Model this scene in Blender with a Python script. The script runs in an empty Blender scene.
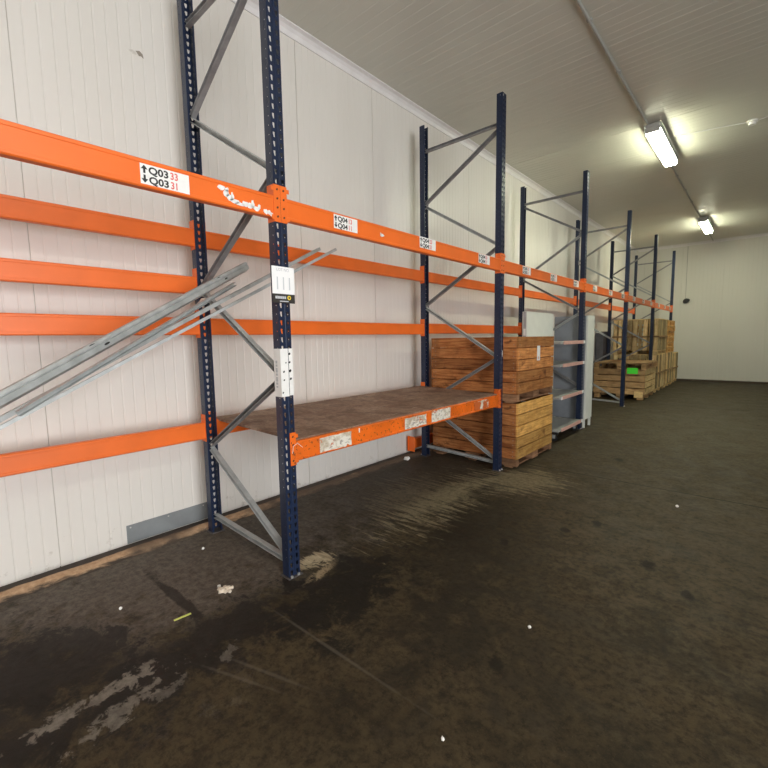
import bpy, bmesh, math, random
from mathutils import Vector, Matrix
random.seed(7)
S = bpy.context.scene
COL = S.collection
PI = math.pi

# ------------------------------------------------------------------ materials
def new_mat(name):
    m = bpy.data.materials.new(name); m.use_nodes = True
    nt = m.node_tree
    return m, nt, nt.nodes['Principled BSDF']
def N(nt, t, **kw):
    n = nt.nodes.new(t)
    for k, v in kw.items():
        if k in n.inputs: n.inputs[k].default_value = v
        else: setattr(n, k, v)
    return n
def ramp(nt, fac, stops):
    r = nt.nodes.new('ShaderNodeValToRGB'); e = r.color_ramp.elements
    while len(e) < len(stops): e.new(0.5)
    for el, (p, c) in zip(e, stops):
        el.position = p; el.color = (c, c, c, 1) if isinstance(c, (int, float)) else (*c, 1)
    nt.links.new(fac, r.inputs[0]); return r.outputs[0]
def mixc(nt, fac, a, b, mode='MIX'):
    n = nt.nodes.new('ShaderNodeMix'); n.data_type = 'RGBA'; n.blend_type = mode
    for k, v in ((0, fac), (6, a), (7, b)):
        sock = n.inputs[k]
        if isinstance(v, bpy.types.NodeSocket): nt.links.new(v, sock)
        elif isinstance(v, (int, float)): sock.default_value = v if k == 0 else (v, v, v, 1)
        else: sock.default_value = (*v, 1)
    return n.outputs[2]
def coords(nt, scale=(1, 1, 1), loc=(0, 0, 0)):
    tc = nt.nodes.new('ShaderNodeTexCoord'); mp = nt.nodes.new('ShaderNodeMapping')
    mp.inputs['Scale'].default_value = scale; mp.inputs['Location'].default_value = loc
    nt.links.new(tc.outputs['Object'], mp.inputs[0]); return mp.outputs[0]
def noise(nt, vec, scale, detail=5, rough=.55, dist=0):
    n = N(nt, 'ShaderNodeTexNoise'); n.inputs['Scale'].default_value = scale
    n.inputs['Detail'].default_value = detail; n.inputs['Roughness'].default_value = rough
    n.inputs['Distortion'].default_value = dist
    nt.links.new(vec, n.inputs['Vector']); return n.outputs['Fac']
def bump(nt, b, h, strength=.3, dist=.01):
    n = nt.nodes.new('ShaderNodeBump'); n.inputs['Strength'].default_value = strength
    n.inputs['Distance'].default_value = dist
    nt.links.new(h, n.inputs['Height']); nt.links.new(n.outputs[0], b.inputs['Normal'])

def plain(name, col, rough=.5, metal=0, var=.0, scale=8, emis=None, emis_strength=0):
    m, nt, b = new_mat(name)
    b.inputs['Roughness'].default_value = rough; b.inputs['Metallic'].default_value = metal
    if var:
        f = noise(nt, coords(nt), scale)
        c = mixc(nt, ramp(nt, f, [(.3, 0.), (.7, 1.)]), tuple(x*(1-var) for x in col), tuple(min(1, x*(1+var)) for x in col))
        nt.links.new(c, b.inputs['Base Color'])
    else: b.inputs['Base Color'].default_value = (*col, 1)
    if emis: b.inputs['Emission Color'].default_value = (*emis, 1); b.inputs['Emission Strength'].default_value = emis_strength
    return m

def painted(name, col, chip_col, chip=.68, rough=.42, dirt=.35, spec=.5):
    """paint with dusty mottling and small worn chips"""
    m, nt, b = new_mat(name)
    v = coords(nt)
    f = noise(nt, v, 3.5, 6)
    c = mixc(nt, ramp(nt, f, [(.35, 0.), (.75, 1.)]), col, tuple(x*(1-dirt) for x in col))
    g = noise(nt, v, 42, 4, .6)
    c = mixc(nt, ramp(nt, g, [(chip, 0.), (chip+.03, 1.)]), c, chip_col)
    nt.links.new(c, b.inputs['Base Color'])
    b.inputs['Roughness'].default_value = rough
    b.inputs['Specular IOR Level'].default_value = spec
    return m

def wood(name, c1, c2, c3, scale=(2.2, 2.2, 34), rough=.75):
    m, nt, b = new_mat(name)
    f = noise(nt, coords(nt, scale), 1.6, 6, .6, .6)
    c = mixc(nt, ramp(nt, f, [(.38, 0.), (.62, 1.)]), c1, c2)
    k = noise(nt, coords(nt, tuple(4+4*(q > 10) for q in scale)), 1.6, 4, .55, .3)
    c = mixc(nt, ramp(nt, k, [(.62, 0.), (.72, .85)]), c, c3)
    e = noise(nt, coords(nt, (7, 7, 7)), 1.0, 4, .6)
    c = mixc(nt, ramp(nt, e, [(.3, .45), (.55, 0.)]), c, c3)
    at = N(nt, 'ShaderNodeAttribute'); at.attribute_name = 'tone'
    mul = N(nt, 'ShaderNodeMath', operation='MULTIPLY_ADD'); mul.inputs[1].default_value = .62; mul.inputs[2].default_value = .62
    nt.links.new(at.outputs['Fac'], mul.inputs[0])
    comb = nt.nodes.new('ShaderNodeCombineColor')
    for i in range(3): nt.links.new(mul.outputs[0], comb.inputs[i])
    c = mixc(nt, 1.0, c, comb.outputs[0], 'MULTIPLY')
    nt.links.new(c, b.inputs['Base Color'])
    b.inputs['Roughness'].default_value = rough; b.inputs['Specular IOR Level'].default_value = .25
    bump(nt, b, f, .25, .004)
    return m

M = {}
# insulated wall panel: off-white, faint vertical dust streaks, scuffs low down
def wall_mat(name, col, streak, low=True, amt=.35, rough=.38):
    m, nt, b = new_mat(name)
    v = coords(nt)
    s = noise(nt, coords(nt, (1, 2.5, .3)), 1.6, 4, .55)
    c = mixc(nt, ramp(nt, s, [(.35, 0.), (.8, amt)]), col, streak)
    if low:
        sx = nt.nodes.new('ShaderNodeSeparateXYZ'); nt.links.new(v, sx.inputs[0])
        d = noise(nt, v, 11, 8, .7)
        a = N(nt, 'ShaderNodeMath', operation='MULTIPLY_ADD'); a.inputs[1].default_value = -.5; a.inputs[2].default_value = .13
        nt.links.new(sx.outputs['Z'], a.inputs[0])
        t = N(nt, 'ShaderNodeMath', operation='ADD'); nt.links.new(a.outputs[0], t.inputs[0]); nt.links.new(d, t.inputs[1])
        c = mixc(nt, ramp(nt, t.outputs[0], [(.66, 0.), (.80, .5)]), c, (.30, .24, .18))
    nt.links.new(c, b.inputs['Base Color'])
    b.inputs['Roughness'].default_value = rough; b.inputs['Specular IOR Level'].default_value = .4
    return m
M['wall'] = wall_mat('wall_panel', (.78, .75, .705), (.68, .645, .59))
M['wall_far'] = wall_mat('back_wall_panel', (.74, .73, .67), (.66, .65, .58))
M['ceil'] = wall_mat('ceiling_panel', (.65, .64, .565), (.58, .575, .505), low=False, rough=.32)
M['cove'] = plain('cove_white', (.82, .80, .80), .45, var=.05)
M['plate'] = plain('sheet_metal', (.27, .29, .30), .5, .3, var=.15, scale=5)

def floor_mat():
    m, nt, b = new_mat('stained_concrete')
    v = coords(nt)
    sx = nt.nodes.new('ShaderNodeSeparateXYZ'); nt.links.new(v, sx.inputs[0])
    def math_(op, a, b_=None, c_=None):
        n = N(nt, 'ShaderNodeMath', operation=op)
        for k, q in ((0, a), (1, b_), (2, c_)):
            if q is None: continue
            if isinstance(q, (int, float)): n.inputs[k].default_value = q
            else: nt.links.new(q, n.inputs[k])
        return n.outputs[0]
    big = noise(nt, v, .8, 10, .68, .5)
    med = noise(nt, v, 3.2, 12, .74, .7)
    rag = noise(nt, coords(nt, (1, 1, 1), (5, 3, 0)), 5.5, 12, .72, .3)
    fine = noise(nt, v, 24, 10, .78)
    grit = noise(nt, v, 130, 3, .6)
    c = mixc(nt, ramp(nt, big, [(.34, 0.), (.66, 1.)]), (0.0209, 0.0148, 0.0074), (0.0619, 0.0454, 0.0226))
    c = mixc(nt, ramp(nt, med, [(.40, 0.), (.66, .85)]), c, (0.0720, 0.0526, 0.0267))
    c = mixc(nt, ramp(nt, med, [(.30, .85), (.46, 0.)]), c, (0.0126, 0.0091, 0.0056))
    c = mixc(nt, ramp(nt, fine, [(.40, .85), (.54, 0.)]), c, (0.0134, 0.0100, 0.0059))
    c = mixc(nt, ramp(nt, grit, [(.60, 0.), (.75, .55)]), c, (0.1004, 0.0765, 0.0422))
    def region(cx, cy, rx, ry, ang=0, wob=.8, sharp=.14, src=None):
        wob *= 1.9
        mp = nt.nodes.new('ShaderNodeMapping'); mp.vector_type = 'TEXTURE'
        mp.inputs['Location'].default_value = (cx, cy, 0); mp.inputs['Rotation'].default_value = (0, 0, ang)
        mp.inputs['Scale'].default_value = (rx, ry, 1)
        tc = nt.nodes.new('ShaderNodeTexCoord'); nt.links.new(tc.outputs['Object'], mp.inputs[0])
        ln = N(nt, 'ShaderNodeVectorMath', operation='LENGTH'); nt.links.new(mp.outputs[0], ln.inputs[0])
        q = math_('DIVIDE', math_('MULTIPLY_ADD', src or rag, wob*4, ln.outputs['Value']), 10.0)
        lo = 1+wob*2
        return ramp(nt, q, [((lo-sharp)/10, 1.), ((lo+sharp)/10, 0.)])
    sm = lambda o, k: math_('MULTIPLY', o, k)
    mot = ramp(nt, fine, [(.36, .25), (.58, 1.)])
    streak = noise(nt, coords(nt, (2.2, 17, 1)), 1.5, 10, .72, .5)
    # dusty, drier concrete under the racking
    c = mixc(nt, sm(region(.42, -.25, .95, 1.15, .1, .55, .3), .85), c, mixc(nt, ramp(nt, fine, [(.35, 0.), (.6, 1.)]), (.058, .047, .038), (.165, .138, .112)))
    c = mixc(nt, sm(region(.55, 1.9, .75, 1.7, 0, .55, .4, streak), .7), c, mixc(nt, ramp(nt, fine, [(.35, 0.), (.6, 1.)]), (.040, .031, .022), (.10, .082, .060)))
    c = mixc(nt, sm(region(.5, 4.5, .9, 2.2, 0, .6, .4), .35), c, (.075, .060, .042))
    # far-floor brightness painted in as a paler aisle lane, with a fainter nearer patch
    c = mixc(nt, math_('MULTIPLY', sm(region(2.9, 8.0, 1.3, 5.2, 0, .5, .5), .6), mot), c, (.125, .101, .062))
    c = mixc(nt, math_('MULTIPLY', sm(region(3.3, 2.2, .8, 1.2, .3, .8, .5), .35), mot), c, (.10, .08, .05))
    # khaki scraped patches in front of the shelf and at the post foot
    c = mixc(nt, math_('MULTIPLY', sm(region(1.28, 1.85, .22, .75, .10, .9, .3, streak), .95), mot), c, (.27, .225, .14))
    c = mixc(nt, math_('MULTIPLY', sm(region(1.60, 2.62, .30, .40, -.6, .9, .35, streak), .9), mot), c, (.25, .205, .13))
    c = mixc(nt, math_('MULTIPLY', sm(region(1.02, 1.62, .28, .5, .2, .9, .35, streak), .7), mot), c, (.19, .155, .10))
    c = mixc(nt, sm(region(1.24, .26, .085, .12, -.2, .55, .14, streak), .95), c, mixc(nt, ramp(nt, streak, [(.35, 0.), (.6, 1.)]), (.28, .22, .14), (.60, .50, .34)))
    c = mixc(nt, sm(region(1.40, .16, .045, .15, .25, .7, .2), .85), c, (.36, .275, .17))
    # dark, wet looking stains along the edge of the bay
    c = mixc(nt, sm(region(1.66, .12, .26, .42, .15, .9, .25), .9), c, (.010, .008, .0055))
    c = mixc(nt, sm(region(1.46, -.62, .20, .62, .06, .9, .25), .9), c, (.013, .010, .0075))
    c = mixc(nt, sm(region(1.05, -1.15, .40, .26, .5, .9, .25), .85), c, (.013, .010, .0075))
    c = mixc(nt, sm(region(1.35, -1.55, .5, .35, .2, .9, .3), .7), c, (.014, .011, .008))
    c = mixc(nt, sm(region(.98, -.54, .40, .026, .02, .5, .25), .85), c, (.020, .015, .011))
    c = mixc(nt, sm(region(1.9, 1.2, .30, .9, .3, 1.0, .5), .6), c, (.013, .0105, .007))
    for x_, y_, r_ in ((2.37, 1.77, .04), (2.52, 2.06, .045), (2.21, 4.10, .07), (2.95, 1.6, .05), (3.2, 1.35, .04), (2.6, .2, .05), (2.1, 1.3, .04)):
        c = mixc(nt, sm(region(x_, y_, r_*.7, r_*1.3, .4, .7, .3), .85), c, (.009, .007, .005))
    c = mixc(nt, sm(region(2.3, .2, .5, .3, .6, 1.1, .5), .5), c, (.013, .010, .007))
    # pale worn patches, lower left
    gp = mixc(nt, ramp(nt, fine, [(.35, 0.), (.6, 1.)]), (.10, .085, .07), (.21, .185, .155))
    rag2 = noise(nt, coords(nt, (1, 1, 1), (2, 7, 0)), 13, 12, .74, .4)
    for x_, y_, rx, ry, an, k, wb in ((1.425, -1.20, .032, .10, .22, .95, .9), (1.415, -.93, .036, .075, -.2, .95, 1.2), (1.385, -.86, .02, .06, .5, .7, 1.2), (1.43, -1.06, .018, .07, .3, .8, 1.2),
                                  (1.56, -.98, .038, .15, .25, .75, 1.4), (1.60, -.88, .025, .07, .2, .5, 1.4), (1.60, -.58, .02, .06, .5, .5, 1.4)):
        c = mixc(nt, sm(region(x_, y_, rx, ry, an, wb, .2, rag2), k), c, gp)
    # saw-cut joints and scratches
    def line(axis, pos, w):
        wob = math_('MULTIPLY_ADD', med, .03, sx.outputs[axis])
        return math_('COMPARE', wob, pos, w)
    c = mixc(nt, sm(line('Y', 3.285, .010), .9), c, (.007, .0055, .004))
    c = mixc(nt, sm(line('Y', 9.285, .010), .9), c, (.007, .0055, .004))
    for x_, y_, L_, an in ((1.95, -.235, .42, .02), (1.78, -.62, .16, .35), (1.85, -.52, .18, .3), (2.6, 3.9, .5, .8)):
        c = mixc(nt, sm(region(x_, y_, L_, .007, an, .35, .5), .45), c, (.12, .10, .078))
    nt.links.new(c, b.inputs['Base Color'])
    nt.links.new(ramp(nt, med, [(.3, .50), (.7, .75)]), b.inputs['Roughness'])
    b.inputs['Specular IOR Level'].default_value = .22
    bump(nt, b, mixc(nt, .5, med, fine), .3, .012)
    return m
M['floor'] = floor_mat()

def kerb_mat():
    m, nt, b = new_mat('crumbling_mortar')
    v = coords(nt)
    sx = nt.nodes.new('ShaderNodeSeparateXYZ'); nt.links.new(v, sx.inputs[0])
    f = noise(nt, coords(nt, (3, 1, 1)), 6, 8, .65, .4); g = noise(nt, v, 30, 6, .7); h = noise(nt, v, 1.3, 4)
    a = N(nt, 'ShaderNodeMath', operation='MULTIPLY_ADD'); a.inputs[1].default_value = .14; nt.links.new(f, a.inputs[0]); nt.links.new(sx.outputs['X'], a.inputs[2])
    hb = N(nt, 'ShaderNodeMath', operation='MULTIPLY_ADD'); hb.inputs[1].default_value = .10; nt.links.new(sx.outputs['Y'], hb.inputs[0]); nt.links.new(h, hb.inputs[2])
    hb.use_clamp = True
    msk = ramp(nt, a.outputs[0], [(.17, 0.), (.19, 1.), (.27, 1.), (.30, 0.)])
    tan = mixc(nt, ramp(nt, g, [(.35, 0.), (.7, 1.)]), (.44, .27, .15), (.66, .46, .29))
    c = mixc(nt, msk, (.055, .042, .032), tan)
    c = mixc(nt, ramp(nt, hb.outputs[0], [(.50, 0.), (.60, .85)]), c, (.075, .055, .040))
    nt.links.new(c, b.inputs['Base Color']); b.inputs['Roughness'].default_value = .9
    bump(nt, b, mixc(nt, .5, f, g), .5, .015)
    return m
M['kerb'] = kerb_mat()
M['blue'] = painted('blue_upright_paint', (.0125, .0235, .060), (.16, .17, .2), .74, .34, .35)
M['orange'] = painted('orange_beam_paint', (.93, .175, .022), (.30, .075, .025), .73, .42, .16)
M['orange_worn'] = painted('worn_orange_paint', (.92, .17, .012), (.24, .06, .02), .60, .45, .45)
M['galv'] = plain('galvanised_steel', (.46, .48, .48), .5, .3, var=.18, scale=14)
M['galv_dark'] = plain('backlit_dark_steel', (.32, .32, .325), .5, .35, var=.2, scale=12)  # galvanised steel darkened in colour, as braces look dark against the light
M['bolt'] = plain('zinc_bolt', (.7, .7, .68), .35, .7)
M['baseplate'] = plain('scuffed_foot_plate', (.085, .075, .075), .7, .2, var=.3, scale=20)
M['wood_red'] = wood('crate_wood_orange', (.31, .095, .026), (.58, .245, .085), (.10, .032, .012))
M['wood_amber'] = wood('crate_wood_amber', (.43, .16, .044), (.70, .32, .105), (.16, .05, .018))
M['wood_skid'] = wood('skid_wood_brown', (.22, .11, .055), (.36, .20, .11), (.10, .05, .03))
M['wood_yel'] = wood('crate_wood_yellow', (.50, .25, .060), (.74, .43, .13), (.24, .10, .03))
M['wood_pale'] = wood('crate_wood_pale', (.66, .45, .20), (.92, .72, .36), (.38, .22, .10))
M['wood_vert'] = wood('crate_wood_pale_vertical', (.64, .42, .18), (.95, .78, .42), (.36, .19, .08), (26, 26, 1.6))
M['wood_pallet'] = wood('pallet_wood_orange', (.62, .33, .10), (.82, .50, .18), (.34, .15, .05))
M['wood_grey'] = wood('weathered_crate_wood', (.36, .21, .095), (.54, .35, .165), (.17, .095, .05))
def board_mat():
    m, nt, b = new_mat('dusty_chipboard')
    f = noise(nt, coords(nt), 2.6, 12, .72, .8); g = noise(nt, coords(nt, (10, 1.4, 1)), 1.5, 10, .7, .5); h = noise(nt, coords(nt), 34, 6, .7)
    k = noise(nt, coords(nt, (1, 1, 1), (3, 1, 0)), 5, 10, .7, .4)
    c = mixc(nt, ramp(nt, f, [(.36, 0.), (.64, 1.)]), (.225, .125, .080), (.42, .30, .22))
    c = mixc(nt, ramp(nt, k, [(.38, .8), (.52, 0.)]), c, (.15, .085, .055))
    c = mixc(nt, ramp(nt, g, [(.62, 0.), (.68, .7)]), c, (.58, .50, .42))
    c = mixc(nt, ramp(nt, h, [(.38, .6), (.55, 0.)]), c, (.15, .095, .065))
    nt.links.new(c, b.inputs['Base Color']); b.inputs['Roughness'].default_value = .7
    b.inputs['Specular IOR Level'].default_value = .3
    return m
M['board'] = board_mat()
M['paper'] = plain('white_paper', (.86, .85, .83), .6, var=.03, scale=30)
M['sign_white'] = plain('sign_white', (.92, .92, .92), .5)
M['ink'] = plain('black_ink', (.02, .02, .02), .6)
M['ink_red'] = plain('red_ink', (.75, .13, .12), .6)
M['ink_grey'] = plain('pale_grey_ink', (.52, .53, .55), .6)
M['ink_faint'] = plain('faint_grey_ink', (.60, .61, .64), .6)
M['band'] = plain('charcoal_band', (.035, .030, .028), .5)
M['yellow'] = plain('yellow_mark', (.85, .62, .06), .5)
def torn_mat(name, cover, spots):
    m, nt, b = new_mat(name)
    v = coords(nt)
    f = noise(nt, v, 9, 6, .65, .4); g = noise(nt, coords(nt, (1, 26, 55)), 1.2, 3, .5); h = noise(nt, v, 17, 5, .6)
    c = mixc(nt, ramp(nt, g, [(spots, 0.), (spots+.05, .7)]), (.76, .72, .64), (.22, .18, .16))
    c = mixc(nt, ramp(nt, h, [(.46, 0.), (.62, .85)]), c, (.46, .37, .26))
    c = mixc(nt, ramp(nt, f, [(cover, 0.), (cover+.03, 1.)]), c, (.55, .12, .025))
    nt.links.new(c, b.inputs['Base Color']); b.inputs['Roughness'].default_value = .65
    return m
M['torn_a'] = torn_mat('stained_sticker', .57, .56)
M['torn_b'] = torn_mat('shabby_sticker', .60, .50)
M['torn_c'] = torn_mat('mostly_torn_sticker', .50, .60)
M['white_panel'] = plain('white_laminate', (.78, .80, .74), .45, var=.03)
M['grey_panel'] = plain('blue_grey_panel', (.25, .27, .30), .5, var=.12, scale=5)
M['panel_edge'] = plain('grey_panel_edge', (.42, .42, .42), .6, var=.2, scale=10)
M['dark_panel'] = plain('dark_slate_panel', (.10, .10, .115), .6, var=.2)
M['shelf_grey'] = plain('shelf_grey_steel', (.42, .43, .42), .45, .2, var=.08)
M['rail_pink'] = plain('pink_price_rail', (.68, .40, .34), .5, var=.12, scale=25)
M['rail_white'] = plain('white_rail_end', (.85, .83, .82), .5)
M['green'] = plain('fluorescent_green_card', (.08, .85, .05), .55)
M['black_plastic'] = plain('black_plastic', (.02, .02, .022), .45)
M['lamp_body'] = plain('lamp_housing_grey', (.42, .42, .40), .5)
M['lamp'] = plain('lamp_tube', (.9, .9, .88), .4, emis=(.97, 1.0, .74), emis_strength=68)
M['lamp_warm'] = plain('lamp_tube_warm', (.9, .9, .88), .4, emis=(1.0, .945, .84), emis_strength=36)
M['conduit'] = plain('grey_conduit', (.40, .40, .37), .5)
M['white_plastic'] = plain('white_plastic', (.85, .85, .82), .4)
M['crumb'] = plain('crumbled_plaster', (.72, .62, .50), .9, var=.2, scale=40)
M['scrap'] = plain('white_scrap', (.85, .83, .78), .8)
M['strap'] = plain('yellow_green_strap', (.62, .66, .16), .5)
M['seam'] = plain('seam_gasket', (.16, .155, .15), .8)
M['hole'] = plain('shadowed_hole', (.10, .03, .015), .8)
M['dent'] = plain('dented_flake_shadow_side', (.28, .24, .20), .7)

# ------------------------------------------------------------------ mesh helpers
class MB:
    def __init__(self, o=(0, 0, 0)):
        self.bm = bmesh.new(); self.o = Vector(o); self.mi = 0
        self.tone = self.bm.faces.layers.float.new('tone'); self.t = .5
    def _f(self, vs):
        try: f = self.bm.faces.new(vs)
        except ValueError: return None
        f.material_index = self.mi; f[self.tone] = self.t; return f
    def v(self, x, y, z): return self.bm.verts.new((x-self.o.x, y-self.o.y, z-self.o.z))
    def box(self, x0, x1, y0, y1, z0, z1, bev=0, tone=None):
        if tone is not None: self.t = tone
        p = [self.v(x, y, z) for z in (z0, z1) for x, y in ((x0, y0), (x1, y0), (x1, y1), (x0, y1))]
        fs = [self._f([p[i] for i in q]) for q in ((3, 2, 1, 0), (4, 5, 6, 7), (0, 1, 5, 4), (1, 2, 6, 5), (2, 3, 7, 6), (3, 0, 4, 7))]
        if bev:
            es = list({e for f in fs for e in f.edges})
            r = bmesh.ops.bevel(self.bm, geom=es, offset=bev, segments=1, affect='EDGES', profile=.5)
            for f in r['faces']: f.material_index = self.mi; f[self.tone] = self.t
    def prism(self, prof, p0, p1, side, up, caps=True):
        """closed 2-D outline prof [(a,b)] swept from p0 to p1; a along side, b along up"""
        p0, p1, side, up = Vector(p0), Vector(p1), Vector(side), Vector(up)
        A = [self.v(*(p0+side*a+up*b)) for a, b in prof]; B = [self.v(*(p1+side*a+up*b)) for a, b in prof]
        n = len(prof)
        for i in range(n): self._f((A[i], A[(i+1) % n], B[(i+1) % n], B[i]))
        if caps: self._f(A[::-1]); self._f(B)
    def bar(self, p0, p1, prof, ref=(0, 0, 1)):
        p0, p1 = Vector(p0), Vector(p1); d = (p1-p0).normalized(); ref = Vector(ref)
        up = (ref-d*ref.dot(d)).normalized(); side = d.cross(up)
        self.prism(prof, p0, p1, side, up)
    def disc(self, c, n, r, h, seg=12, sx=1.0):
        c, n = Vector(c), Vector(n).normalized()
        a = n.orthogonal().normalized(); b = n.cross(a)
        prof = [(r*math.cos(2*PI*i/seg), sx*r*math.sin(2*PI*i/seg)) for i in range(seg)]
        self.prism(prof, c, c+n*h, a, b)
    def tube(self, pts, r, seg=8):
        pts = [Vector(p) for p in pts]; rings = []
        for i, p in enumerate(pts):
            d = (pts[min(i+1, len(pts)-1)]-pts[max(i-1, 0)]).normalized()
            a = d.cross(Vector((.31, .21, .93))).normalized(); b = d.cross(a)
            rings.append([self.v(*(p+a*r*math.cos(2*PI*k/seg)+b*r*math.sin(2*PI*k/seg))) for k in range(seg)])
        for A, B in zip(rings, rings[1:]):
            for k in range(seg): self._f((A[k], A[(k+1) % seg], B[(k+1) % seg], B[k]))
        self._f(rings[0][::-1]); self._f(rings[-1])
    def poly_x(self, pts, x, t=.0008):
        """flat outline [(y,z)] facing +x at x with real thickness t"""
        A = [self.v(x, y, z) for y, z in pts]; B = [self.v(x+t, y, z) for y, z in pts]; n = len(pts)
        for i in range(n): self._f((A[i], A[(i+1) % n], B[(i+1) % n], B[i]))
        self._f(A[::-1]); self._f(B)
    def text(self, s, x, y, z, size, align='LEFT', xs=1.0, rot=0, facing='x', bold=0):
        cu = bpy.data.curves.new('t', 'FONT'); cu.body = s; cu.size = size; cu.align_x = align; cu.extrude = .0003; cu.offset = bold
        cu.resolution_u = 3
        ob = bpy.data.objects.new('t', cu); COL.objects.link(ob)
        dg = bpy.context.evaluated_depsgraph_get(); me = bpy.data.meshes.new_from_object(ob.evaluated_get(dg))
        vs = []
        c, sn = math.cos(rot), math.sin(rot)
        for q in me.vertices:
            a, b = q.co.x*xs, q.co.y
            a, b = a*c-b*sn, a*sn+b*c
            if facing == 'x': vs.append(self.v(x+q.co.z, y+a, z+b))
            else: vs.append(self.v(x+a, y-q.co.z, z+b))
        for p in me.polygons: self._f([vs[i] for i in p.vertices])
        bpy.data.objects.remove(ob); bpy.data.meshes.remove(me); bpy.data.curves.remove(cu)
    def build(self, name, mats, parent=None, smooth=False, solid=0, recalc=True):
        if recalc: bmesh.ops.recalc_face_normals(self.bm, faces=self.bm.faces)
        me = bpy.data.meshes.new(name); self.bm.to_mesh(me); self.bm.free()
        for m in (mats if isinstance(mats, (list, tuple)) else [mats]): me.materials.append(M[m])
        if smooth:
            for p in me.polygons: p.use_smooth = True
        o = bpy.data.objects.new(name, me); COL.objects.link(o)
        if parent is not None: o.parent = parent
        else: o.location = self.o
        if solid:
            md = o.modifiers.new('thickness', 'SOLIDIFY'); md.thickness = solid; md.offset = 0
        return o

def tag(o, label, cat, group=None, kind='thing'):
    o['label'] = label; o['category'] = cat; o['kind'] = kind
    if group: o['group'] = group
    return o
def thing(name, label, cat, loc=(0, 0, 0), group=None):
    o = bpy.data.objects.new(name, None); COL.objects.link(o); o.location = loc
    o.empty_display_size = .1
    return tag(o, label, cat, group)
def struct(o, label=None):
    o['kind'] = 'structure'
    if label: o['label'] = label
    return o
def copy_tree(o, parent=None):
    c = o.copy(); COL.objects.link(c)
    if parent is not None: c.parent = parent
    for ch in list(o.children): copy_tree(ch, c)
    return c
def rect(w, h): return [(-w/2, -h/2), (w/2, -h/2), (w/2, h/2), (-w/2, h/2)]
def uprof(w, h, t):  # U channel, open towards -side
    return [(-w/2, -h/2), (w/2, -h/2), (w/2, h/2), (-w/2, h/2), (-w/2, h/2-t), (w/2-t, h/2-t), (w/2-t, -h/2+t), (-w/2, -h/2+t)]

# ------------------------------------------------------------------ room shell
X1, Y0, Y1, ZC = 9.0, -8.0, 15.27, 4.335
def ribbed(y0, y1, step, depth, seams, sw=.006, sd=.014):
    """outline along y of a profiled cladding face (offset inwards = grooves)"""
    pts = [(y0, 0)]; y = math.ceil(y0/step)*step
    ev = [(round(y+i*step, 4), 0) for i in range(int((y1-y0)/step))] + [(s, 1) for s in seams if y0+.02 < s < y1-.02]
    ev.sort(); last = y0
    for p, k in ev:
        if p-last < .03 or p > y1-.03: continue
        if k == 0:
            if any(abs(p-s) < .04 for s in seams): continue
            pts += [(p-.007, 0), (p-.003, depth), (p+.003, depth), (p+.007, 0)]
        else: pts += [(p-sw, 0), (p-sw*.7, sd), (p+sw*.7, sd), (p+sw, 0)]
        last = p
    pts.append((y1, 0)); return pts
seamsY = [-.9+1.05*i for i in range(-7, 16)]
b = MB()
prof = [(-d, y) for y, d in ribbed(Y0, Y1, .075, .0021, seamsY, .004, .016)]
prof = prof + [(-.15, Y1), (-.15, Y0)]
b.prism(prof, (0, 0, 0), (0, 0, ZC), (1, 0, 0), (0, 1, 0)); wl = struct(b.build('wall_left', 'wall'))
b = MB()
seamsC = [3.45+1.05*i for i in range(-11, 12)]
prof = [(y, d) for y, d in ribbed(Y0, Y1, .105, .0016, seamsC, .004, .003)] + [(Y1, .15), (Y0, .15)]
b.prism(prof, (0, 0, ZC), (X1, 0, ZC), (0, 1, 0), (0, 0, 1)); struct(b.build('ceiling', 'ceil'))
b = MB()
seamsB = [.29+1.05*i for i in range(0, 8)]
prof = [(x, d) for x, d in ribbed(0, X1, .105, .0025, seamsB)] + [(X1, .15), (0, .15)]
b.prism(prof, (0, Y1, 0), (0, Y1, ZC), (1, 0, 0), (0, 1, 0)); struct(b.build('wall_back', 'wall_far'))
b = MB(); b.box(-.15, X1+.15, Y0-.15, Y1+.15, -.15, 0); struct(b.build('floor', 'floor'))
# right wall with the open loading doorway that lets the daylight in
DY0, DY1, DZ = -4.4, -.4, 3.4
b = MB(); b.box(X1, X1+.15, Y0, DY0, 0, ZC); b.box(X1, X1+.15, DY1, Y1, 0, ZC); b.box(X1, X1+.15, DY0, DY1, DZ, ZC)
struct(b.build('wall_right', 'wall'))
b = MB(); b.box(-.15, X1+.15, Y0-.15, Y0, 0, ZC); struct(b.build('wall_front', 'wall'))
b = MB()
b.prism([(0, 0), (.010, 0), (.024, .038), (.046, .060), (.08, .070), (.08, .08), (0, .08)], (.001, Y0, 4.254), (.001, Y1, 4.254), (1, 0, 0), (0, 0, 1))
struct(b.build('trim_1', 'cove'), 'white cove strip along the top of the left wall')
b = MB()
b.prism([(0, 0), (-.010, 0), (-.024, .038), (-.046, .060), (-.08, .070), (-.08, .08), (0, .08)], (.09, Y1-.001, 4.254), (X1, Y1-.001, 4.254), (0, 1, 0), (0, 0, 1))
struct(b.build('trim_2', 'cove'), 'white cove strip along the top of the back wall')
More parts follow.
